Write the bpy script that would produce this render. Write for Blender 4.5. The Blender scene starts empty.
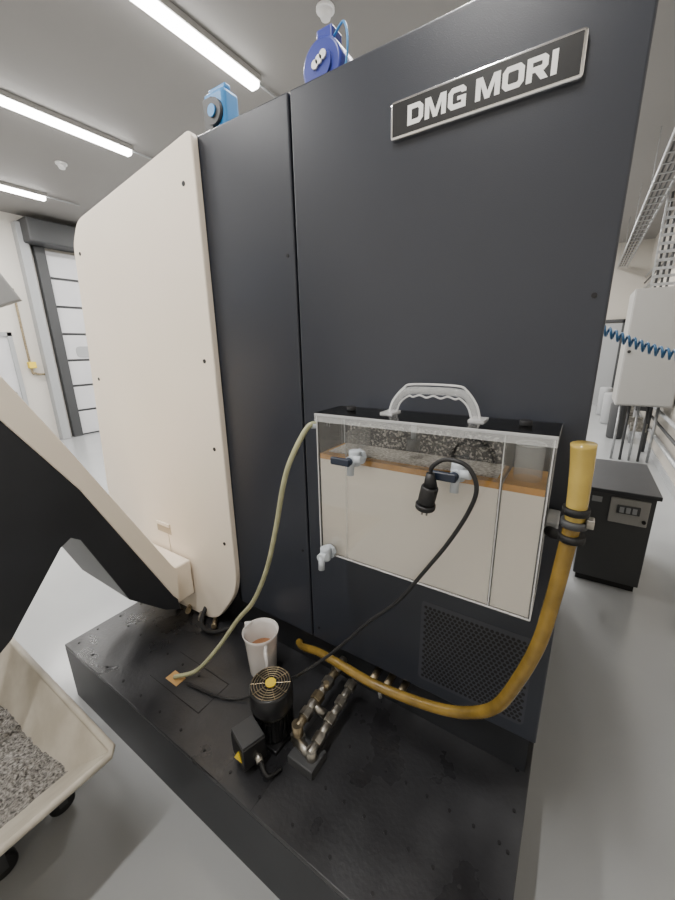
import bpy, bmesh, math, random
from mathutils import Vector, Matrix, noise, Euler
random.seed(4)
S=bpy.context.scene
COL=S.collection
# ---------------------------------------------------------------- materials
def mat(name,col,rough=.5,metal=0.,var=0.,scale=6.,bump=0.,spec=.5,emis=None,es=0.,trans=0.,bscale=None,col2=None,rvar=0.):
    m=bpy.data.materials.new(name);m.use_nodes=True
    nt=m.node_tree;b=nt.nodes['Principled BSDF']
    b.inputs['Base Color'].default_value=(*col,1);b.inputs['Roughness'].default_value=rough
    b.inputs['Metallic'].default_value=metal;b.inputs['Specular IOR Level'].default_value=spec
    if trans: b.inputs['Transmission Weight'].default_value=trans
    if emis: b.inputs['Emission Color'].default_value=(*emis,1);b.inputs['Emission Strength'].default_value=es
    if var or bump or col2:
        tc=nt.nodes.new('ShaderNodeTexCoord')
        n=nt.nodes.new('ShaderNodeTexNoise');n.inputs['Scale'].default_value=scale;n.inputs['Detail'].default_value=6
        nt.links.new(tc.outputs['Object'],n.inputs['Vector'])
        if var or col2:
            r=nt.nodes.new('ShaderNodeValToRGB');r.color_ramp.elements[0].position=.35;r.color_ramp.elements[1].position=.68
            c2=col2 if col2 else tuple(max(0,c*(1-var)) for c in col)
            r.color_ramp.elements[0].color=(*c2,1);r.color_ramp.elements[1].color=(*(col if col2 else tuple(min(1,c*(1+var*.5)) for c in col)),1)
            nt.links.new(n.outputs['Fac'],r.inputs['Fac']);nt.links.new(r.outputs['Color'],b.inputs['Base Color'])
        if rvar:
            mr=nt.nodes.new('ShaderNodeMapRange');mr.inputs[1].default_value=.35;mr.inputs[2].default_value=.65;mr.inputs[3].default_value=rough-rvar;mr.inputs[4].default_value=rough+rvar
            nt.links.new(n.outputs['Fac'],mr.inputs[0]);nt.links.new(mr.outputs[0],b.inputs['Roughness'])
        if bump:
            n2=nt.nodes.new('ShaderNodeTexNoise');n2.inputs['Scale'].default_value=bscale or scale*20;n2.inputs['Detail'].default_value=3
            nt.links.new(tc.outputs['Object'],n2.inputs['Vector'])
            bp=nt.nodes.new('ShaderNodeBump');bp.inputs['Strength'].default_value=bump;bp.inputs['Distance'].default_value=.002
            nt.links.new(n2.outputs['Fac'],bp.inputs['Height']);nt.links.new(bp.outputs['Normal'],b.inputs['Normal'])
    return m
def clear(name,tint,ior=1.45,base=.04):
    m=bpy.data.materials.new(name);m.use_nodes=True;nt=m.node_tree;nt.nodes.clear()
    o=nt.nodes.new('ShaderNodeOutputMaterial');mx=nt.nodes.new('ShaderNodeMixShader')
    t=nt.nodes.new('ShaderNodeBsdfTransparent');t.inputs[0].default_value=(*tint,1)
    g=nt.nodes.new('ShaderNodeBsdfGlossy');g.inputs['Roughness'].default_value=.05
    fr=nt.nodes.new('ShaderNodeFresnel');fr.inputs[0].default_value=ior
    ad=nt.nodes.new('ShaderNodeMath');ad.operation='ADD';ad.inputs[1].default_value=base
    nt.links.new(fr.outputs[0],ad.inputs[0]);nt.links.new(ad.outputs[0],mx.inputs[0])
    nt.links.new(t.outputs[0],mx.inputs[1]);nt.links.new(g.outputs[0],mx.inputs[2]);nt.links.new(mx.outputs[0],o.inputs[0])
    return m
def clear_edge(name,col,f,noisy=0,lo=.3,p0=.45,p1=.6):
    m=bpy.data.materials.new(name);m.use_nodes=True;nt=m.node_tree;nt.nodes.clear()
    o=nt.nodes.new('ShaderNodeOutputMaterial');mx=nt.nodes.new('ShaderNodeMixShader');mx.inputs[0].default_value=f
    t=nt.nodes.new('ShaderNodeBsdfTransparent')
    b=nt.nodes.new('ShaderNodeBsdfPrincipled');b.inputs['Base Color'].default_value=(*col,1);b.inputs['Roughness'].default_value=.12
    if noisy:
        tc=nt.nodes.new('ShaderNodeTexCoord');n=nt.nodes.new('ShaderNodeTexNoise');n.inputs['Scale'].default_value=noisy;n.inputs['Detail'].default_value=5
        r=nt.nodes.new('ShaderNodeValToRGB');r.color_ramp.elements[0].position=p0;r.color_ramp.elements[0].color=(f*lo,)*3+(1,);r.color_ramp.elements[1].position=p1;r.color_ramp.elements[1].color=(f,)*3+(1,)
        nt.links.new(tc.outputs['Object'],n.inputs['Vector']);nt.links.new(n.outputs['Fac'],r.inputs['Fac']);nt.links.new(r.outputs['Color'],mx.inputs[0])
    nt.links.new(t.outputs[0],mx.inputs[1]);nt.links.new(b.outputs[0],mx.inputs[2]);nt.links.new(mx.outputs[0],o.inputs[0])
    return m
M_dark=mat('dark_paint',(.026,.030,.041),.32,var=.10,scale=1.5,bump=.2,bscale=400)
M_dark2=mat('dark_paint_low',(.020,.022,.027),.45,var=.2,scale=4)
M_grille=mat('grille_plate',(.044,.048,.060),.4)
M_black=mat('black',(.004,.004,.005),.6)
M_rub=mat('rubber',(.010,.010,.011),.45)
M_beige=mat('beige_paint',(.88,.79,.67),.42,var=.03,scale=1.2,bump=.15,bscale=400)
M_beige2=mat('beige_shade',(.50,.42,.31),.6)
M_plate=mat('oily_steel_plate',(.038,.039,.043),.34,scale=3.2,bump=.5,bscale=60,col2=(.015,.015,.017),rvar=.12)
M_chrome=mat('chrome',(.9,.9,.91),.12,1.)
M_steel=mat('steel',(.42,.40,.36),.38,1.,var=.45,scale=30)
M_brass=mat('brass',(.40,.33,.22),.42,1.,var=.4,scale=40)
M_white=mat('white_letters',(.88,.88,.88),.4)
M_floor=mat('epoxy_floor',(.38,.39,.395),.18,var=.06,scale=1.3,bump=.05,bscale=30)
M_ceil=mat('ceiling_paint',(.27,.26,.25),.7,var=.03,scale=1)
M_wall=mat('wall_paint',(.66,.63,.58),.6,var=.03,scale=1)
M_wallr=mat('wall_panel_paint',(.50,.47,.42),.6,var=.04,scale=1)
M_door=mat('door_panel',(.62,.62,.64),.4,var=.05,scale=2)
M_grey=mat('grey_metal',(.36,.37,.38),.45)
M_greyd=mat('dark_grey_metal',(.05,.052,.055),.5)
M_galv=mat('galvanised',(.42,.43,.44),.4,.6,var=.2,scale=20)
M_cab=mat('light_grey_paint',(.33,.325,.31),.5)
M_lamp=mat('lamp_diffuser',(1,1,1),.5,emis=(1,.98,.94),es=22)
M_clear=clear('clear_acrylic',(.985,.99,.99),1.38,.02)
M_edge=clear_edge('acrylic_edge',(.9,.92,.92),.24)
M_lid=clear_edge('acrylic_lid',(.80,.82,.83),.42)
M_edge2=clear_edge('acrylic_line',(.95,.95,.95),.48)
M_splat=clear_edge('dried_splatter',(.85,.82,.78),.5,130,0.,.50,.64)
M_fluid=mat('milky_coolant',(1.,.94,.86),.5,spec=.2)
M_oil=mat('tramp_oil',(.66,.34,.08),.25,var=.3,scale=14)
M_scum=mat('oily_scum',(.85,.81,.75),.5,scale=120,col2=(.36,.31,.25))
M_tap=mat('tap_plastic',(.46,.50,.54),.35)
M_lever=mat('tap_lever',(.012,.02,.04),.35)
M_hose=mat('thin_hose',(.42,.42,.25),.3,var=.15,scale=20)
M_amber=mat('amber_hose',(.23,.145,.026),.22,var=.35,scale=12)
M_amber2=mat('clear_amber',(.48,.35,.085),.15,var=.1,scale=20)
M_chips=mat('metal_chips',(.42,.40,.37),.5,.2,scale=110,bump=1.,bscale=200,col2=(.04,.036,.032))
M_bin=mat('bin_paint',(.62,.58,.50),.5,scale=6,col2=(.44,.40,.33))
M_blue=mat('blue_plastic',(.03,.22,.52),.4)
M_blue2=mat('deep_blue',(.03,.045,.28),.35)
M_coil=mat('coil_blue',(.02,.10,.22),.35)
M_yel=mat('yellow_label',(.85,.62,.04),.5)
M_jug=clear_edge('jug_plastic',(.92,.89,.86),.66)
M_jugl=mat('jug_liquid',(.36,.17,.08),.3)
M_motor=mat('motor_black',(.012,.012,.013),.32)
M_panel=mat('control_panel',(.30,.31,.32),.4)
M_orange=mat('rust_stain',(.50,.30,.11),.6)
# ---------------------------------------------------------------- helpers
def root(name,loc=(0,0,0)):
    e=bpy.data.objects.new(name,None);e.empty_display_size=.05;COL.objects.link(e);e.location=loc
    return e
def add(name,me,m,parent,smooth=False):
    o=bpy.data.objects.new(name,me);COL.objects.link(o)
    if m is not None: me.materials.append(m)
    if smooth:
        for p in me.polygons:p.use_smooth=True
    if parent:
        o.parent=parent;o.matrix_parent_inverse=Matrix.Translation(parent.location).inverted()
    return o
def box(name,lo,hi,m,parent=None,bev=0.,rot=None):
    bm=bmesh.new();bmesh.ops.create_cube(bm,size=1)
    c=[(a+b)/2 for a,b in zip(lo,hi)];s=[abs(b-a) for a,b in zip(lo,hi)]
    for v in bm.verts:v.co=Vector([v.co[i]*s[i] for i in range(3)])
    if bev:bmesh.ops.bevel(bm,geom=bm.edges[:],offset=bev,segments=3,affect='EDGES',profile=.5)
    for v in bm.verts:
        if rot is not None:v.co=rot@v.co
        v.co+=Vector(c)
    me=bpy.data.meshes.new(name);bm.to_mesh(me);bm.free();return add(name,me,m,parent)
def prism(name,poly,ax,a,b,m,parent=None,bev=0.):
    bm=bmesh.new()
    def P(q,t):
        if ax==0:return (t,q[0],q[1])
        if ax==1:return (q[0],t,q[1])
        return (q[0],q[1],t)
    A=[bm.verts.new(P(q,a)) for q in poly];B=[bm.verts.new(P(q,b)) for q in poly]
    n=len(poly);bm.faces.new(A);bm.faces.new(B[::-1])
    for i in range(n):bm.faces.new([A[i],B[i],B[(i+1)%n],A[(i+1)%n]])
    bmesh.ops.recalc_face_normals(bm,faces=bm.faces[:])
    if bev:
        ed=[e for e in bm.edges if not(e.verts[0] in A and e.verts[1] in B) and not(e.verts[0] in B and e.verts[1] in A)]
        bmesh.ops.bevel(bm,geom=ed,offset=bev,segments=3,affect='EDGES',profile=.5)
    me=bpy.data.meshes.new(name);bm.to_mesh(me);bm.free();return add(name,me,m,parent)
def rpoly(pts,rad,seg=6):
    out=[];n=len(pts)
    for i,p in enumerate(pts):
        r=rad[i]
        if r<=0:out.append(tuple(p));continue
        p=Vector(p);a=(Vector(pts[i-1])-p).normalized();b=(Vector(pts[(i+1)%n])-p).normalized()
        p0=p+a*r;p1=p+b*r
        for k in range(seg+1):
            t=k/seg;out.append(tuple((1-t)**2*p0+2*t*(1-t)*p+t*t*p1))
    return out
def cyl(name,p0,p1,r,m,parent=None,seg=24,r2=None,bev=0.):
    p0=Vector(p0);p1=Vector(p1);d=p1-p0
    bm=bmesh.new();bmesh.ops.create_cone(bm,cap_ends=True,segments=seg,radius1=r,radius2=r if r2 is None else r2,depth=d.length)
    if bev:
        ed=[e for e in bm.edges if abs(e.verts[0].co.z-e.verts[1].co.z)<1e-6]
        bmesh.ops.bevel(bm,geom=ed,offset=bev,segments=2,affect='EDGES',profile=.5)
    M=Matrix.Translation((p0+p1)/2)@d.to_track_quat('Z','Y').to_matrix().to_4x4()
    bmesh.ops.transform(bm,matrix=M,verts=bm.verts)
    me=bpy.data.meshes.new(name);bm.to_mesh(me);bm.free();o=add(name,me,m,parent)
    if seg>8:
        for p in me.polygons:
            if len(p.vertices)==4:p.use_smooth=True
    return o
def lathe(name,c,prof,m,parent,seg=36):
    bm=bmesh.new();R=[]
    for r_,z_ in prof:R.append([bm.verts.new((c[0]+r_*math.cos(2*math.pi*k/seg),c[1]+r_*math.sin(2*math.pi*k/seg),c[2]+z_)) for k in range(seg)])
    for a,b in zip(R,R[1:]):
        for k in range(seg):bm.faces.new([a[k],a[(k+1)%seg],b[(k+1)%seg],b[k]])
    bm.faces.new(R[0][::-1]);bm.faces.new(R[-1])
    bmesh.ops.recalc_face_normals(bm,faces=bm.faces[:])
    me=bpy.data.meshes.new(name);bm.to_mesh(me);bm.free();o=add(name,me,m,parent)
    for p in me.polygons:p.use_smooth=len(p.vertices)==4
    return o
def smooth_path(pts,n=10):
    P=[Vector(p) for p in pts];P=[2*P[0]-P[1]]+P+[2*P[-1]-P[-2]];out=[]
    for i in range(1,len(P)-2):
        for k in range(n):
            t=k/n;a,b,c,d=P[i-1],P[i],P[i+1],P[i+2]
            out.append(.5*((2*b)+(c-a)*t+(2*a-5*b+4*c-d)*t*t+(-a+3*b-3*c+d)*t**3))
    out.append(P[-2]);return out
def tube(name,pts,r,m,parent=None,seg=12,n=10,smooth=True,rf=None):
    path=smooth_path(pts,n) if smooth else [Vector(p) for p in pts]
    bm=bmesh.new();rings=[];T0=(path[1]-path[0]).normalized()
    up=Vector((0,0,1)) if abs(T0.z)<.9 else Vector((1,0,0));N=(up-T0*up.dot(T0)).normalized()
    for i,p in enumerate(path):
        T=(path[min(i+1,len(path)-1)]-path[max(i-1,0)]).normalized()
        N=(N-T*N.dot(T)).normalized();B=T.cross(N)
        rr=r if rf is None else r*rf(i/(len(path)-1))
        rings.append([bm.verts.new(p+(N*math.cos(2*math.pi*k/seg)+B*math.sin(2*math.pi*k/seg))*rr) for k in range(seg)])
    for a,b in zip(rings,rings[1:]):
        for k in range(seg):bm.faces.new([a[k],a[(k+1)%seg],b[(k+1)%seg],b[k]])
    bm.faces.new(rings[0][::-1]);bm.faces.new(rings[-1])
    bmesh.ops.recalc_face_normals(bm,faces=bm.faces[:])
    me=bpy.data.meshes.new(name);bm.to_mesh(me);bm.free();return add(name,me,m,parent,True)
def discs(name,pts,r,ax,m,parent,seg=10,h=.002):
    bm=bmesh.new()
    for p in pts:
        ring0=[];ring1=[]
        for k in range(seg):
            c,s=math.cos(2*math.pi*k/seg)*r,math.sin(2*math.pi*k/seg)*r
            q={0:(0,c,s),1:(c,0,s),2:(c,s,0)}[ax];d=[0,0,0];d[ax]=h if ax==2 else -h
            ring0.append(bm.verts.new(Vector(p)+Vector(q)));ring1.append(bm.verts.new(Vector(p)+Vector(q)+Vector(d)))
        bm.faces.new(ring1);
        for k in range(seg):bm.faces.new([ring0[k],ring0[(k+1)%seg],ring1[(k+1)%seg],ring1[k]])
    bmesh.ops.recalc_face_normals(bm,faces=bm.faces[:])
    me=bpy.data.meshes.new(name);bm.to_mesh(me);bm.free();return add(name,me,m,parent)
def lettering(name,x0,x1,zb,zt,y,m,parent):
    G={'D':(1.1,[('c',[(0,0),(0,1),(.85,1),(1.1,.78),(1.1,.22),(.85,0)],[(.3,.25),(.3,.75),(.72,.75),(.80,.68),(.80,.32),(.72,.25)])]),
       'O':(1.17,[('c',[(.22,0),(0,.2),(0,.8),(.22,1),(.95,1),(1.17,.8),(1.17,.2),(.95,0)],[(.36,.25),(.3,.31),(.3,.69),(.36,.75),(.81,.75),(.87,.69),(.87,.31),(.81,.25)])]),
       'G':(1.12,[('o',[(1.12,.68),(1.12,.82),(.92,1),(.22,1),(0,.8),(0,.2),(.22,0),(1.12,0),(1.12,.56)],[(.82,.68),(.82,.72),(.78,.75),(.36,.75),(.3,.69),(.3,.31),(.36,.25),(.84,.25),(.84,.56)]),('p',[(.58,.38),(.58,.56),(.84,.56),(.84,.38)])]),
       'R':(1.12,[('o',[(0,1),(.9,1),(1.08,.85),(1.08,.5),(.9,.36),(0,.36)],[(.3,.77),(.74,.77),(.78,.74),(.78,.62),(.74,.59),(.3,.59)]),('p',[(0,0),(0,1),(.3,.77),(.3,0)]),('p',[(.45,.36),(.84,.36),(1.12,0),(.76,0)])]),
       'I':(.3,[('p',[(0,0),(0,1),(.3,1),(.3,0)])]),
       'M':(1.4,[('p',[(0,0),(0,1),(.3,1),(.3,0)]),('p',[(1.1,0),(1.1,1),(1.4,1),(1.4,0)]),('p',[(.3,1),(.38,1),(.85,0),(.57,0),(.3,.62)]),('p',[(1.1,1),(1.02,1),(.55,0),(.83,0),(1.1,.62)])])}
    s='DMG MORI';w=0
    for ch in s:w+=.45 if ch==' ' else G[ch][0]+.12
    w-=.12;sx=(x1-x0)/w;sz=zt-zb;bm=bmesh.new();cx=0
    def V(p,dy=0):return bm.verts.new((x0+(cx+p[0])*sx,y-dy,zb+p[1]*sz))
    for ch in s:
        if ch==' ':cx+=.45;continue
        for k,it in enumerate(G[ch][1]):
            dy=k*.0001
            if it[0]=='p':bm.faces.new([V(p,dy) for p in it[1]])
            else:
                o=[V(p,dy) for p in it[1]];i=[V(p,dy) for p in it[2]];n=len(o)
                for q in range(n if it[0]=='c' else n-1):bm.faces.new([o[q],o[(q+1)%n],i[(q+1)%n],i[q]])
        cx+=G[ch][0]+.12
    me=bpy.data.meshes.new(name);bm.to_mesh(me);bm.free();return add(name,me,m,parent)
FZ=-.33
# ---------------------------------------------------------------- room
XL,XR,YF,YB,ZC=-9.15,1.1,-3.2,12.,3.9
box('floor',(XL-.1,YF-.1,FZ-.1),(XR+.1,YB+.1,FZ),M_floor)
box('ceiling',(XL-.1,YF-.1,ZC),(XR+.1,YB+.1,ZC+.1),M_ceil)
box('wall_left',(XL-.1,YF,FZ),(XL,YB,ZC),M_wall)
box('wall_right',(XR,YF,FZ),(XR+.1,YB,ZC),M_wallr)
box('wall_back',(XL-.1,YB,FZ),(XR+.1,YB+.1,ZC),M_wallr)
box('wall_front',(XL-.1,YF-.1,FZ),(XR+.1,YF,ZC),M_wall)
box('baseboard_right',(XR-.015,YF,FZ),(XR,YB,FZ+.1),M_grey)
d=root('door_1',(XL,4,0))
box('leaf_backing',(XL,2.5,FZ),(XL+.03,5.5,3.35),M_greyd,d)
z=FZ+.03;
while z<3.3:
    box('panel',(XL+.03,2.55,z),(XL+.06,5.45,min(z+.485,3.35)),M_door,d,.008);z+=.53
box('jamb_outer',(XL,2.12,FZ),(XL+.18,2.28,3.75),M_grey,d,.01)
box('guide_rail',(XL,2.36,FZ),(XL+.12,2.54,3.4),M_greyd,d,.01)
box('guide_rail_far',(XL,5.45,FZ),(XL+.12,5.6,3.4),M_greyd,d,.01)
box('jamb_far',(XL,5.7,FZ),(XL+.18,5.88,3.75),M_grey,d,.01)
box('roller_housing',(XL,2.2,3.4),(XL+.45,5.8,3.8),M_greyd,d,.03)
prism('vision_window',rpoly([(2.75,1.32),(3.2,1.32),(3.2,1.55),(2.75,1.55)],[.09]*4),0,XL+.06,XL+.068,M_grey,d)
g=root('door_2',(XL,1.2,0))
box('leaf',(XL,.75,FZ),(XL+.04,1.65,1.75),M_door,g);box('frame_a',(XL,.68,FZ),(XL+.07,.75,1.82),M_grey,g);box('frame_b',(XL,1.65,FZ),(XL+.07,1.72,1.82),M_grey,g);box('frame_top',(XL,.68,1.75),(XL+.07,1.72,1.82),M_grey,g);cyl('knob',(XL+.04,1.55,.7),(XL+.1,1.55,.7),.03,M_steel,g)
p=root('wall_pipe',(XL,1.9,0))
tube('pipe',[(XL+.06,1.9,2.6),(XL+.06,1.9,1.2),(XL+.06,1.95,1.05),(XL+.06,2.1,1.02)],.02,M_brass,p);box('valve',(XL+.02,1.86,1.15),(XL+.12,1.98,1.27),M_yel,p,.01)
def lamp(x,y0,y1):
    r=root('fluorescent_light',(x,(y0+y1)/2,ZC))
    box('housing',(x-.07,y0,ZC-.05),(x+.07,y1,ZC),M_cab,r,.005)
    prism('diffuser',rpoly([(x-.055,ZC-.05),(x-.055,ZC-.10),(x+.055,ZC-.10),(x+.055,ZC-.05)],[0,.03,.03,0]),1,y0+.02,y1-.02,M_lamp,r)
    L=bpy.data.lights.new('lamp_glow','AREA');L.shape='RECTANGLE';L.size=.1;L.size_y=(y1-y0)-.05;L.energy=64;L.color=(1,.975,.94)
    o=bpy.data.objects.new('lamp_glow',L);COL.objects.link(o);o.parent=r;o.location=(0,0,-.105)
    tube('conduit',[(x,y1,ZC-.03),(x,y1+.5,ZC-.03)],.012,M_grey,r,8)
for x in (-7.65,-5.13,-2.95,-.75):
    for y0 in (-2.2,.62,3.5,6.4,9.2):
        lamp(x,y0,y0+1.53)
def detector(x,y):
    r=root('smoke_detector',(x,y,ZC));cyl('base',(x,y,ZC-.02),(x,y,ZC),.07,M_white,r);cyl('sensor',(x,y,ZC-.07),(x,y,ZC-.02),.035,M_white,r,r2=.055)
detector(-1.98,1.9);detector(-6.27,1.84)
# ---------------------------------------------------------------- machine
mc=root('cnc_milling_machine',(-1,.9,0))
box('front_panel',(-.857,0,.20),(.03,.06,2.20),M_dark,mc,.006)
box('front_panel_left',(-1.335,0,.20),(-.8645,.06,2.20),M_dark,mc,.006)
box('housing',(-1.31,.05,.20),(.027,1.9,2.19),M_dark,mc)
prism('housing_left',[(-1.31,.2),(-1.31,2.17),(-2.17,2.04),(-2.24,1.94),(-2.38,.2)],1,0.,1.9,M_dark2,mc)
box('recessed_base',(-2.1,.05,0),(.012,1.9,.21),M_dark2,mc)
k_=1.0193
pan0=[(-1.262,2.195),(-2.165,2.065),(-2.245,1.97),(-2.40,.60),(-2.25,.12),(-1.86,.02),(-1.47,.045),(-1.275,.30)]
pan=rpoly([(x*k_,1.45+(z-1.45)*k_) for x,z in pan0],[.03,.05,.04,.05,.06,.05,.10,.12])
prism('side_cover',pan,1,-.034,-.002,M_beige,mc,.006)
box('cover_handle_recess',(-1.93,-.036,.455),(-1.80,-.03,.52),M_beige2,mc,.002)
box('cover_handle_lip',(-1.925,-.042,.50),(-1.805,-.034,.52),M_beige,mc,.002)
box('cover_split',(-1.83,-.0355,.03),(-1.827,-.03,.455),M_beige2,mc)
discs('cover_screws',[(x*k_,-.034,1.45+(z-1.45)*k_) for x,z in [(-1.33,2.04),(-1.325,1.40),(-1.325,1.02),(-1.33,.55),(-2.19,1.92),(-2.24,1.3)]],.009,1,M_black,mc)
discs('panel_screws',[(-.895,0,1.75),(-.895,0,.62),(-.825,0,.26),(0.0,0,1.55),(0.0,0,1.0)],.006,1,M_black,mc)
discs('panel_locks',[(-.90,0,1.05)],.009,1,M_black,mc)
pts=[];i=0;zz=.268
while zz<.575:
    x=-.352+(i%2)*.0078
    while x<-.022:
        pts.append((x,-.0008,zz));x+=.0156
    zz+=.0135;i+=1
prism('grille_border',rpoly([(-.368,.25),(-.012,.25),(-.012,.588),(-.368,.588)],[.02]*4),1,-.0008,.01,M_grille,mc)
discs('perforated_grille',pts,.0059,1,M_black,mc,8,.0006)
prism('nameplate_frame',rpoly([(-.512,1.973),(-.078,1.973),(-.078,2.059),(-.512,2.059)],[.01]*4,4),1,-.014,0,M_chrome,mc,.004)
box('nameplate_face',(-.505,-.0152,1.980),(-.085,-.013,2.052),M_motor,mc)
lettering('nameplate_letters',-.463,-.128,1.9935,2.0375,-.016,M_white,mc)
for k in range(5):
    x=-1.95+k*.11;cyl('connector',(x,-.03,.02),(x+.05,-.08,.035),.014,M_steel if k%2 else M_brass,mc,12)
tube('drain_tube',[(-1.6,.02,.1),(-1.55,-.09,.03),(-1.45,-.1,.02),(-1.35,-.03,.05)],.012,M_black,mc)
# ---------------------------------------------------------------- platform
pf=root('machine_drip_tray',(-1,-.3,FZ))
box('top_plate',(-2.055,-.545,-.02),(.03,1.9,0),M_plate,pf,.003)
box('front_skirt',(-2.055,-.545,FZ),(.03,-.53,-.02),M_dark2,pf)
box('left_skirt',(-2.055,-.53,FZ),(-2.04,1.9,-.02),M_dark2,pf)
box('right_skirt',(.015,-.53,FZ),(.03,1.9,-.02),M_dark2,pf)
rv=[]
for k in range(15): rv+= [(-2.0+k*.142,-.50,0)]
for k in range(8): rv+= [(-.55+k*.075,-.20,0),(-.55+k*.075,-.36,0)]
for k in range(6): rv+=[(-1.9+k*.12,-.30,0)]
for k in range(4): rv+=[(-2.02,-.4+k*.12,0),(0.0,-.45+k*.12,0)]
discs('rivets',rv,.0055,2,M_black,pf,10,.003)
box('hatch_seam_a',(-1.50,-.42,0),(-1.15,-.417,.0012),M_black,pf);box('hatch_seam_b',(-1.50,-.26,0),(-1.15,-.257,.0012),M_black,pf)
box('hatch_seam_c',(-1.15,-.42,0),(-1.147,-.257,.0012),M_black,pf);box('hatch_seam_d',(-.72,-.545,0),(-.7185,-.05,.0008),M_black,pf)
box('hose_opening',(-1.42,-.39,.0),(-1.34,-.34,.002),M_orange,pf)
# ---------------------------------------------------------------- coolant tank (0.65 x 0.16 x 0.47 m)
tk=root('coolant_skimmer_tank',(-.36,-.08,1))
x0,x1,y0,y1,z0,z1=-.676,-.030,-.165,-.004,.772,1.244;th=.005
box('pane_front',(x0,y0,z0),(x1,y0+th,z1),M_clear,tk)
box('pane_back',(x0,y1-th,z0),(x1,y1,z1),M_clear,tk)
box('pane_left',(x0,y0+th,z0),(x0+th,y1-th,z1),M_clear,tk)
box('pane_right',(x1-th,y0+th,z0),(x1,y1-th,z1),M_clear,tk)
box('pane_bottom',(x0,y0,z0-th),(x1,y1,z0),M_edge,tk)
box('lid',(x0-.006,y0-.006,z1),(x1+.006,y1,z1+.008),M_lid,tk,.001)
box('lid_gloss',(x0-.006,y0-.006,z1+.0082),(x1+.006,y1,z1+.009),M_clear,tk)
box('lid_skirt_front',(x0-.006,y0-.006,z1-.018),(x1+.006,y0-.002,z1),M_edge,tk)
box('lid_skirt_left',(x0-.006,y0-.002,z1-.018),(x0-.002,y1,z1),M_edge,tk)
box('lid_skirt_right',(x1+.002,y0-.002,z1-.018),(x1+.006,y1,z1),M_edge,tk)
box('divider',(-.134,y0+th,z0),(-.128,y1-th,z1),M_edge,tk)
box('divider_weir',(-.575,y0+th,z0),(-.570,y1-th,1.20),M_edge,tk)
def bar(n,a,b,r=.0016,m=None):box(n,[min(p,q)-r for p,q in zip(a,b)],[max(p,q)+r for p,q in zip(a,b)],m or M_edge2,tk)
for (xa,ya) in ((x0,y0),(x1,y0),(x0,y1),(x1,y1)):bar('edge_upright',(xa,ya,z0),(xa,ya,z1))
for zz in (z0,z1+.006):
    bar('edge_front',(x0,y0,zz),(x1,y0,zz));bar('edge_back',(x0,y1,zz),(x1,y1,zz));bar('edge_l',(x0,y0,zz),(x0,y1,zz));bar('edge_r',(x1,y0,zz),(x1,y1,zz))
bar('edge_divider',(-.131,y0,z0),(-.131,y0,z1),.0011);bar('edge_weir',(-.573,y0,z0),(-.573,y0,z1),.0005,M_edge)
e=.0055;zf=1.104;zo=1.121
box('coolant',(x0+e,y0+e,z0+.001),(-.135,y1-e,zf),M_fluid,tk);box('coolant_right',(-.127,y0+e,z0+.001),(x1-e,y1-e,zf),M_fluid,tk)
box('oil_layer',(x0+e,y0+e,zf),(-.135,y1-e,zo),M_oil,tk);box('oil_layer_right',(-.127,y0+e,zf),(x1-e,y1-e,zo),M_oil,tk)
box('scum',(x0+.02,y0+.035,zo),(-.145,y1-.010,zo+.003),M_scum,tk)
box('splatter',(x0+.02,y1-.010,zo+.004),(-.145,y1-.007,1.20),M_splat,tk)
cyl('overflow_cup',(-.082,-.09,1.12),(-.082,-.09,1.21),.033,M_edge,tk,24)
tube('overflow_cup_rim',[(-.082+.033*math.cos(a*math.pi/12),-.09+.033*math.sin(a*math.pi/12),1.21) for a in range(25)],.0018,M_edge2,tk,6,2)
hy=-.07;dz=.007
tube('handle_outer',[(-.475,hy,1.245+dz),(-.462,hy,1.285+dz),(-.43,hy,1.322+dz),(-.40,hy,1.334+dz),(-.28,hy,1.334+dz),(-.25,hy,1.322+dz),(-.222,hy,1.285+dz),(-.21,hy,1.245+dz)],.003,M_edge2,tk,8)
w=[(-.452,hy,1.245+dz),(-.438,hy,1.28+dz),(-.413,hy,1.300+dz)]+[(-.40+.02*k,hy,1.298+.006*(k%2)+dz) for k in range(0,7)]+[(-.267,hy,1.300+dz),(-.245,hy,1.28+dz),(-.232,hy,1.245+dz)]
tube('handle_inner',w,.0028,M_edge2,tk,8)
tube('handle_core',[(-.464,hy,1.245+dz),(-.451,hy,1.283+dz),(-.42,hy,1.313+dz),(-.34,hy,1.318+dz),(-.26,hy,1.313+dz),(-.233,hy,1.283+dz),(-.221,hy,1.245+dz)],.011,M_edge,tk,8)
for x in (-.60,-.10):
    cyl('lid_knob',(x,-.08,z1+.009),(x,-.08,z1+.022),.015,M_black,tk,16,bev=.003)
box('lid_clip',(-.49,-.10,z1+.008),(-.45,-.04,z1+.014),M_edge2,tk);box('lid_clip_b',(-.235,-.10,z1+.008),(-.195,-.04,z1+.014),M_edge2,tk)
cyl('sensor_cap',(-.39,-.08,1.15),(-.39,-.08,1.185),.02,M_greyd,tk);cyl('sensor_stem',(-.39,-.08,1.185),(-.39,-.08,1.243),.008,M_tap,tk)
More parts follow.
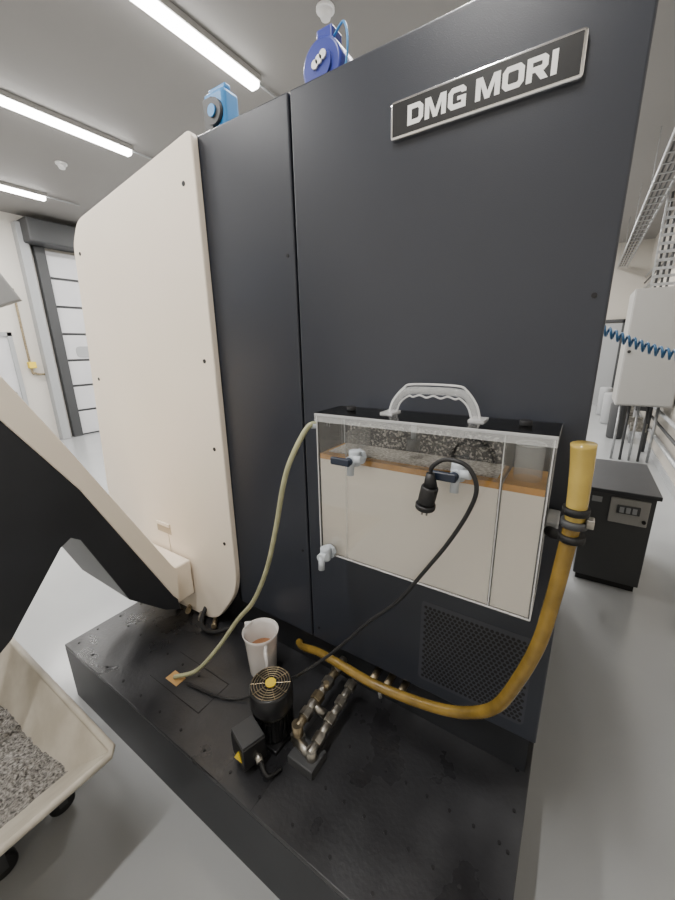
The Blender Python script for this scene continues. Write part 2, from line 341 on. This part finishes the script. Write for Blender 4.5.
def tap(x,z,dx=.035,lever=True):
    cyl('tap_nut',(x,y0,z),(x,y0-.014,z),.024,M_tap,tk,8)
    cyl('tap_barrel',(x,y0-.01,z),(x,y0-.060,z),.0145,M_tap,tk,16)
    cyl('tap_ball',(x,y0-.03,z-.02),(x,y0-.03,z+.026),.0175,M_tap,tk,16,bev=.004)
    cyl('tap_nozzle',(x,y0-.05,z+.004),(x,y0-.056,z-.043),.0105,M_tap,tk,14)
    cyl('tap_side',(x,y0-.045,z),(x+dx,y0-.05,z+.006),.0115,M_tap,tk,14)
    if lever:
        cyl('tap_stem',(x,y0-.055,z),(x,y0-.070,z),.011,M_lever,tk,12)
        box('tap_lever',(x-.055,y0-.078,z-.012),(x+.008,y0-.064,z+.010),M_lever,tk,.004)
tap(-.522,1.134);tap(-.226,1.142);tap(-.637,.785,.02,False)
box('mount_bracket',(-.028,-.10,.98),(.0,-.01,1.02),M_grey,tk,.004)
# ---------------------------------------------------------------- hoses and cable
h=root('transfer_hose',(-.9,-.15,.6))
tube('hose',[(-.698,-.12,1.205),(-.72,-.155,1.20),(-.765,-.19,1.10),(-.80,-.2,1.0),(-.85,-.2,.82),(-.91,-.2,.64),(-1.0,-.2,.46),(-1.10,-.21,.33),(-1.19,-.26,.18),(-1.28,-.32,.06),(-1.38,-.37,.012)],.0090,M_hose,h)
cyl('hose_nipple',(-.684,-.09,1.20),(-.712,-.145,1.205),.011,M_tap,h,12)
h=root('suction_hose',(-.2,-.15,.7))
tube('hose',[(.028,-.175,1.10),(.022,-.18,1.0),(.012,-.18,.86),(-.003,-.185,.73),(-.035,-.185,.60),(-.08,-.175,.47),(-.15,-.15,.375),(-.24,-.135,.315),(-.36,-.12,.27),(-.50,-.11,.243),(-.66,-.095,.235),(-.80,-.045,.18),(-.92,.0,.11),(-.97,.03,.09)],.0175,M_amber,h,16)
tube('clear_pipe',[(.022,-.185,1.245),(.026,-.18,1.18),(.029,-.175,1.06)],.021,M_amber2,h,18,rf=lambda t:1.15-.2*t)
for z_ in (1.085,1.055,1.02):
    cyl('hose_clamp',(.028,-.177,z_),(.028,-.177,z_+.016),.0265,M_black if z_!=1.055 else M_greyd,h,20)
box('clamp_screw',(.05,-.195,1.062),(.064,-.17,1.082),M_steel,h,.002)
tube('elbow',[(-.018,-.11,1.0),(.0,-.14,1.01),(.02,-.17,1.035)],.013,M_rub,h)
h=root('power_cable',(-.3,-.2,.8))
tube('cable',[(-.275,-.257,1.145),(-.269,-.262,1.171),(-.236,-.266,1.194),(-.189,-.266,1.185),(-.165,-.266,1.138),(-.180,-.26,1.072),(-.224,-.25,.975),(-.279,-.245,.877),(-.36,-.235,.74),(-.463,-.225,.613),(-.60,-.23,.43),(-.72,-.26,.30),(-.79,-.205,.20),(-.93,-.21,.08),(-1.03,-.28,.015),(-1.14,-.33,.008),(-1.30,-.36,.008)],.0052,M_rub,h)
cyl('plug_body',(-.274,-.257,1.118),(-.284,-.254,1.070),.021,M_rub,h,20,bev=.004)
cyl('plug_collar',(-.284,-.254,1.070),(-.286,-.252,1.056),.025,M_rub,h,20,bev=.003)
cyl('plug_neck',(-.275,-.257,1.152),(-.274,-.257,1.118),.010,M_rub,h,14,r2=.017)
for s in (-.006,.006):cyl('plug_pin',(-.286+s,-.252,1.056),(-.288+s,-.251,1.036),.0025,M_steel,h,8)
# ---------------------------------------------------------------- measuring jug
j=root('measuring_jug',(-1.08,-.10,0))
cx,cy=-1.07,-.115
lathe('body',(cx,cy,0),[(.060,0),(.062,.01),(.068,.11),(.075,.20),(.082,.22),(.079,.221),(.071,.198),(.064,.11),(.058,.012)],M_jug,j)
lathe('liquid',(cx,cy,0),[(.052,.013),(.0575,.014),(.0635,.12),(.0635,.1205)],M_jugl,j)
tube('handle',[(cx+.064,cy-.035,.19),(cx+.09,cy-.065,.19),(cx+.105,cy-.075,.16),(cx+.10,cy-.07,.10),(cx+.075,cy-.05,.06),(cx+.055,cy-.035,.055)],.009,M_jug,j,10)
prism('pour_spout',[(cx-.102,cy+.0),(cx-.072,cy-.025),(cx-.072,cy+.025)],2,.20,.221,M_jug,j)
# ---------------------------------------------------------------- pump
p=root('coolant_pump',(-.82,-.32,0))
cx,cy=-.83,-.305
box('foot',(cx-.07,cy-.07,0),(cx+.07,cy+.07,.02),M_motor,p,.004)
cyl('body',(cx,cy,.02),(cx,cy,.18),.066,M_motor,p,32,bev=.004)
for k in range(26):
    a=k*2*math.pi/26;c,s=math.cos(a),math.sin(a)
    R=Matrix.Rotation(a,3,'Z');box('fin',(cx+c*.070-.006,cy+s*.070-.0015,.035),(cx+c*.070+.006,cy+s*.070+.0015,.125),M_motor,p,0,R)
cyl('fan_cowl',(cx,cy,.145),(cx,cy,.235),.081,M_motor,p,36,bev=.008)
for k,rr in enumerate((.072,.062,.052,.042,.032)):
    tube('guard_ring',[(cx+rr*math.cos(a*math.pi/12),cy+rr*math.sin(a*math.pi/12),.238) for a in range(25)],.0016,M_brass,p,6,2)
for k in range(10):
    a=k*math.pi/5;cyl('guard_spoke',(cx+.015*math.cos(a),cy+.015*math.sin(a),.238),(cx+.076*math.cos(a),cy+.076*math.sin(a),.238),.0014,M_brass,p,6)
cyl('guard_hub',(cx,cy,.236),(cx,cy,.242),.02,M_yel,p,20)
cyl('motor_band',(cx,cy,.128),(cx,cy,.140),.0685,M_steel,p,32)
R=Matrix.Rotation(math.radians(-18),3,'Z')
box('terminal_box',(-.885,-.475,.03),(-.785,-.385,.125),M_motor,p,.006,R)
box('terminal_lid',(-.882,-.472,.125),(-.788,-.388,.135),M_greyd,p,.003,R)
prism('warning_sticker',[(-.855,.06),(-.815,.06),(-.835,.095)],1,-.484,-.474,M_yel,p)
cyl('gland',(-.80,-.43,.06),(-.765,-.445,.055),.013,M_steel,p,12)
tube('pump_lead',[(-.77,-.44,.055),(-.74,-.45,.03),(-.725,-.44,.02),(-.715,-.40,.01)],.007,M_rub,p)
# ---------------------------------------------------------------- pipe fittings
q=root('brass_pipe_fittings',(-.68,-.2,0))
def run(x,ya,yb,z,r,m1,m2,slope=0.,dx=0.):
    n=int((yb-ya)/.035);
    for k in range(n):
        a=ya+(yb-ya)*k/n;b=ya+(yb-ya)*(k+1)/n
        cyl('pipe_piece',(x+dx*k/n,a,z+slope*k/n),(x+dx*(k+1)/n,b,z+slope*(k+1)/n),r*(1.35 if k%2 else .95),m1 if k%3 else m2,q,6 if k%2 else 16,bev=.002)
run(-.715,-.30,.03,.095,.018,M_steel,M_brass,.03)
run(-.63,-.34,-.04,.07,.016,M_steel,M_steel,.04)
cyl('elbow_drop',(-.715,-.30,.11),(-.715,-.30,.01),.021,M_brass,q,12);cyl('elbow_nut',(-.715,-.30,.06),(-.715,-.30,.035),.028,M_steel,q,6)
cyl('tee_a',(-.735,-.20,.10),(-.66,-.20,.085),.016,M_steel,q,12);cyl('tee_drop',(-.63,-.33,.08),(-.63,-.33,.005),.019,M_steel,q,12)
cyl('tee_b',(-.725,-.31,.05),(-.62,-.33,.04),.018,M_steel,q,12)
cyl('gauge',(-.70,-.13,.12),(-.70,-.13,.15),.012,M_brass,q,12)
box('manifold',(-.71,-.37,0),(-.60,-.28,.04),M_greyd,q,.004)
for k in range(3):
    x=-.55+k*.06;cyl('stub_valve',(x,-.03,.15),(x,.045,.15),.014,M_brass,q,10);
cyl('stub_handle',(-.50,-.05,.12),(-.50,-.05,.18),.008,M_grey,q,10)
# ---------------------------------------------------------------- chip conveyor
c=root('chip_conveyor',(-1.8,-.6,.5))
X0,X1=-2.06,-1.60
dk=[(-.16,.14),(-.17,.21),(-.19,.24),(-.495,.924),(-.677,1.236),(-.95,1.75),(-1.25,1.75),(-1.25,.36),(-.93,.36),(-.806,.453),(-.60,.72),(-.56,.745),(-.53,.72),(-.395,.352),(-.24,.19)]
prism('conveyor_casing',dk,0,X0,X1,M_dark2,c,.004)
lt=[(-.165,.20),(-.15,.37),(-.18,.42),(-.523,1.134),(-.647,1.38),(-.86,1.80),(-.95,1.75),(-.677,1.236),(-.495,.924),(-.19,.24)]
prism('conveyor_cover',lt,0,X0-.004,X1+.004,M_beige,c,.004)
box('inlet_throat',(-2.02,-.17,.15),(-1.64,-.045,.36),M_beige,c,.01)
hd=[(-.526,1.62),(-.76,2.07),(-1.15,2.05),(-1.2,1.72),(-.9,1.72),(-.74,1.53)]
prism('drive_head',hd,0,X0-.02,X1-.03,M_grey,c,.01)
cyl('drive_motor',(X0-.2,-.9,1.85),(X0-.02,-.9,1.85),.08,M_greyd,c)
# ---------------------------------------------------------------- chip bin
b=root('chip_bin',(-1.7,-1.1,FZ))
def hopper(name,top,bot,zt,zb,t,m):
    bm=bmesh.new()
    def L(r,z_,o=0):
        xa,xb,ya,yb=r;return [bm.verts.new(v) for v in ((xa+o,ya+o,z_),(xb-o,ya+o,z_),(xb-o,yb-o,z_),(xa+o,yb-o,z_))]
    A=L(bot,zb);B=L(top,zt);C_=L(top,zt,t);D_=L(bot,zb+t,t)
    for P,Q in ((A,B),(B,C_),(C_,D_)):
        for k in range(4):bm.faces.new([P[k],P[(k+1)%4],Q[(k+1)%4],Q[k]])
    bm.faces.new(A[::-1]);bm.faces.new(D_)
    bmesh.ops.recalc_face_normals(bm,faces=bm.faces[:])
    me=bpy.data.meshes.new(name);bm.to_mesh(me);bm.free();return add(name,me,m,b)
hopper('bin_body',(-2.30,-1.125,-1.55,-.735),(-2.12,-1.56,-1.40,-.90),.19,-.16,.008,M_bin)
tube('bin_rim',[(-2.30,-.735,.19),(-1.14,-.735,.19),(-1.12,-.75,.19),(-1.12,-1.55,.19),(-2.3,-1.55,.19),(-2.3,-.735,.19)],.012,M_bin,b,8,1,False)
bm=bmesh.new();N=70;V=[[None]*(N+1) for _ in range(N+1)]
for i in range(N+1):
    for k in range(N+1):
        x=-2.23+(i/N)*(.955);y=-1.50+(k/N)*.71
        z_=.070-.10*(1-i/N)**.7-.02*(k/N)+.018*noise.noise(Vector((x*9,y*9,0)))+.014*noise.noise(Vector((x*45,y*45,3)))
        if k==N or i==N or k==0:z_-=.02
        V[i][k]=bm.verts.new((x,y,z_))
for i in range(N):
    for k in range(N):bm.faces.new([V[i][k],V[i+1][k],V[i+1][k+1],V[i][k+1]])
me=bpy.data.meshes.new('chip_pile');bm.to_mesh(me);bm.free();add('chip_pile',me,M_chips,b)
box('base_frame',(-2.08,-1.38,-.20),(-1.52,-.80,-.165),M_greyd,b,.005)
for (x,y) in ((-1.53,-.82),(-1.49,-1.02),(-2.0,-.85),(-2.0,-1.35)):
    cyl('caster_wheel',(x-.018,y,FZ+.045),(x+.018,y,FZ+.045),.045,M_rub,b,24,bev=.006);box('caster_fork',(x-.026,y-.014,FZ+.04),(x+.026,y+.014,-.185),M_greyd,b)
# ---------------------------------------------------------------- hose reels on roof
r=root('hose_reel',(-1.3,.15,2.2))
box('stand',(-1.36,.09,2.201),(-1.24,.17,2.23),M_greyd,r,.004)
box('case',(-1.36,.10,2.225),(-1.245,.18,2.385),M_blue,r,.015)
box('side_plate',(-1.35,.088,2.235),(-1.30,.102,2.36),M_greyd,r,.004)
cyl('drum_side',(-1.295,.085,2.31),(-1.295,.10,2.31),.042,M_greyd,r,24);cyl('drum_cap',(-1.295,.078,2.31),(-1.295,.086,2.31),.02,M_blue,r,20)
box('carry_grip',(-1.35,.12,2.385),(-1.255,.15,2.405),M_blue,r,.006)
r=root('hose_reel',(-.8,.15,2.2))
cyl('drum',(-.80,.09,2.285),(-.80,.19,2.285),.072,M_blue2,r,32,bev=.008)
cyl('drum_cap',(-.80,.082,2.285),(-.80,.091,2.285),.04,M_blue2,r,24)
for k in range(3):cyl('label_ring',(-.815+.015*k,.076,2.285+.008*k),(-.815+.015*k,.083,2.285+.008*k),.012,M_white,r,16)
box('foot',(-.85,.10,2.201),(-.75,.18,2.225),M_blue2,r,.004);box('top_bracket',(-.83,.11,2.35),(-.77,.17,2.39),M_blue2,r,.006)
tube('hose_tail',[(-.77,.12,2.36),(-.73,.11,2.375),(-.71,.10,2.33),(-.715,.10,2.27),(-.74,.1,2.22),(-.74,.12,2.205)],.0035,M_blue,r,8)
# ---------------------------------------------------------------- right side items
k=root('control_cabinet',(.33,2.4,FZ))
box('body',(.14,2.02,FZ+.05),(.54,2.8,.41),M_greyd,k,.005);box('top',(.12,1.99,.41),(.56,2.82,.44),M_dark2,k,.005);box('plinth',(.16,2.04,FZ),(.52,2.78,FZ+.05),M_black,k)
box('control_panel',(.29,2.0,.20),(.51,2.02,.385),M_cab,k,.005);box('switch_block',(.33,1.985,.28),(.46,2.0,.34),M_greyd,k,.004)
for i in range(3):box('breaker',(.345+i*.036,1.978,.29),(.37+i*.036,1.986,.33),M_panel,k,.002)
box('nameplate',(.18,2.015,.33),(.24,2.02,.37),M_panel,k);cyl('panel_knob',(.49,2.0,.24),(.49,1.985,.24),.012,M_black,k,14)
k=root('electrical_cabinet',(.75,5.8,1.3))
box('body',(.45,5.5,.56),(1.085,6.3,2.10),M_cab,k,.01);box('door',(.46,5.475,.58),(1.07,5.5,2.08),M_cab,k,.006);cyl('lock',(.50,5.46,1.3),(.50,5.475,1.3),.02,M_black,k,14)
for i in range(5):cyl('gland_pipe',(.55+i*.11,5.9,FZ),(.55+i*.11,5.9,.56),.018,M_greyd if i%2 else M_galv,k,10)
k=root('coiled_air_hose',(.5,2.3,1.4))
hp=[];n=26*12
for i in range(n+1):
    t=i/n;x=.08+t*1.0;z_=1.53-.20*t-.10*math.sin(math.pi*t);a=t*26*2*math.pi
    hp.append((x,2.38+.032*math.cos(a),z_+.032*math.sin(a)))
tube('coil',hp,.009,M_coil,k,6,1,False);cyl('end_fitting',(.02,2.40,1.54),(.09,2.40,1.53),.012,M_brass,k);box('wall_connector',(1.05,2.36,1.28),(1.095,2.44,1.36),M_greyd,k)
box('bracket_arm',(-.05,2.37,1.50),(.04,2.43,1.56),M_greyd,k)
k=root('cable_tray',(.5,7,3.3))
for x in (.42,.62):box('side_rail',(x,2.6,3.27),(x+.012,11.9,3.33),M_galv,k)
y=2.7
while y<11.8:box('rung',(.42,y,3.28),(.63,y+.03,3.29),M_galv,k);y+=.3
for y in (3.5,5.5,7.5,9.5,11.5):box('hanger_rod',(.41,y,3.3),(.42,y+.01,ZC),M_galv,k);box('hanger_rod_b',(.64,y,3.3),(.65,y+.01,ZC),M_galv,k)
for i in range(3):tube('cable',[(.46+i*.05,2.6,3.305),(.47+i*.05,7,3.31),(.46+i*.05,11.8,3.305)],.012,M_greyd,k,6)
k=root('cable_tray',(.8,6,2.7))
for x in (.62,.87):box('side_rail',(x,5.8,2.10),(x+.02,5.84,3.27),M_galv,k)
z_=2.15
while z_<3.25:box('rung',(.62,5.81,z_),(.89,5.83,z_+.035),M_galv,k);z_+=.10
for i in range(3):cyl('cable',(.68+i*.06,5.86,2.10),(.68+i*.06,5.86,3.27),.015,M_greyd,k,8)
k=root('wall_pipework',(1.0,7,.5))
for i,(z_,rr) in enumerate(((.05,.03),(.25,.02),(.42,.025),(2.7,.03),(2.85,.02),(3.0,.02))):tube('pipe',[(1.04,2.5,z_),(1.04,11.8,z_)],rr,(M_galv,M_greyd,M_grey)[i%3],k,10,1,False)
for i,y in enumerate((6.6,7.2,7.8,8.6,9.6,10.6)):
    tube('riser',[(1.0-.12*(i%3),y,FZ),(1.0-.12*(i%3),y,1.3)],.03,(M_greyd,M_galv,M_grey)[i%3],k,8,1,False);box('valve_block',(.80,y-.08,.35),(1.0,y+.08,.55),M_greyd,k,.01)
    box('wheel',(.78,y-.05,.0),(1.0,y+.05,.14),M_steel,k,.01)
for y,x in ((7.5,.66),(9.0,.6),(10.2,.55)):cyl('pressure_vessel',(x,y,FZ),(x,y,.35),.13,M_greyd if y<8 else M_grey,k,20,bev=.03)
k=root('door_3',(.4,11.95,1))
box('leaf',(.05,11.94,FZ),(.75,11.985,1.9),M_grey,k);box('post_a',(.0,11.92,FZ),(.06,11.99,2.0),M_greyd,k);box('post_b',(.74,11.92,FZ),(.80,11.99,2.0),M_greyd,k);box('head',(.0,11.92,1.92),(.8,11.99,2.0),M_greyd,k)
# ---------------------------------------------------------------- camera
f,a,t,r=370.83,.5791,.2731,-.0203
F=Vector((-math.sin(a)*math.cos(t),math.cos(a)*math.cos(t),-math.sin(t)))
R0=Vector((math.cos(a),math.sin(a),0));U0=R0.cross(F)
R=math.cos(r)*R0+math.sin(r)*U0;U=-math.sin(r)*R0+math.cos(r)*U0
cd=bpy.data.cameras.new('camera');co=bpy.data.objects.new('camera',cd);COL.objects.link(co)
cd.sensor_fit='VERTICAL';cd.sensor_height=36;cd.lens=f/900*36;cd.clip_start=.02
co.matrix_world=Matrix(((R.x,U.x,-F.x,0),(R.y,U.y,-F.y,-1.084),(R.z,U.z,-F.z,1.45),(0,0,0,1)))
S.camera=co
w=bpy.data.worlds.new('world');S.world=w;w.use_nodes=True;w.node_tree.nodes['Background'].inputs[0].default_value=(.5,.5,.5,1);w.node_tree.nodes['Background'].inputs[1].default_value=.3
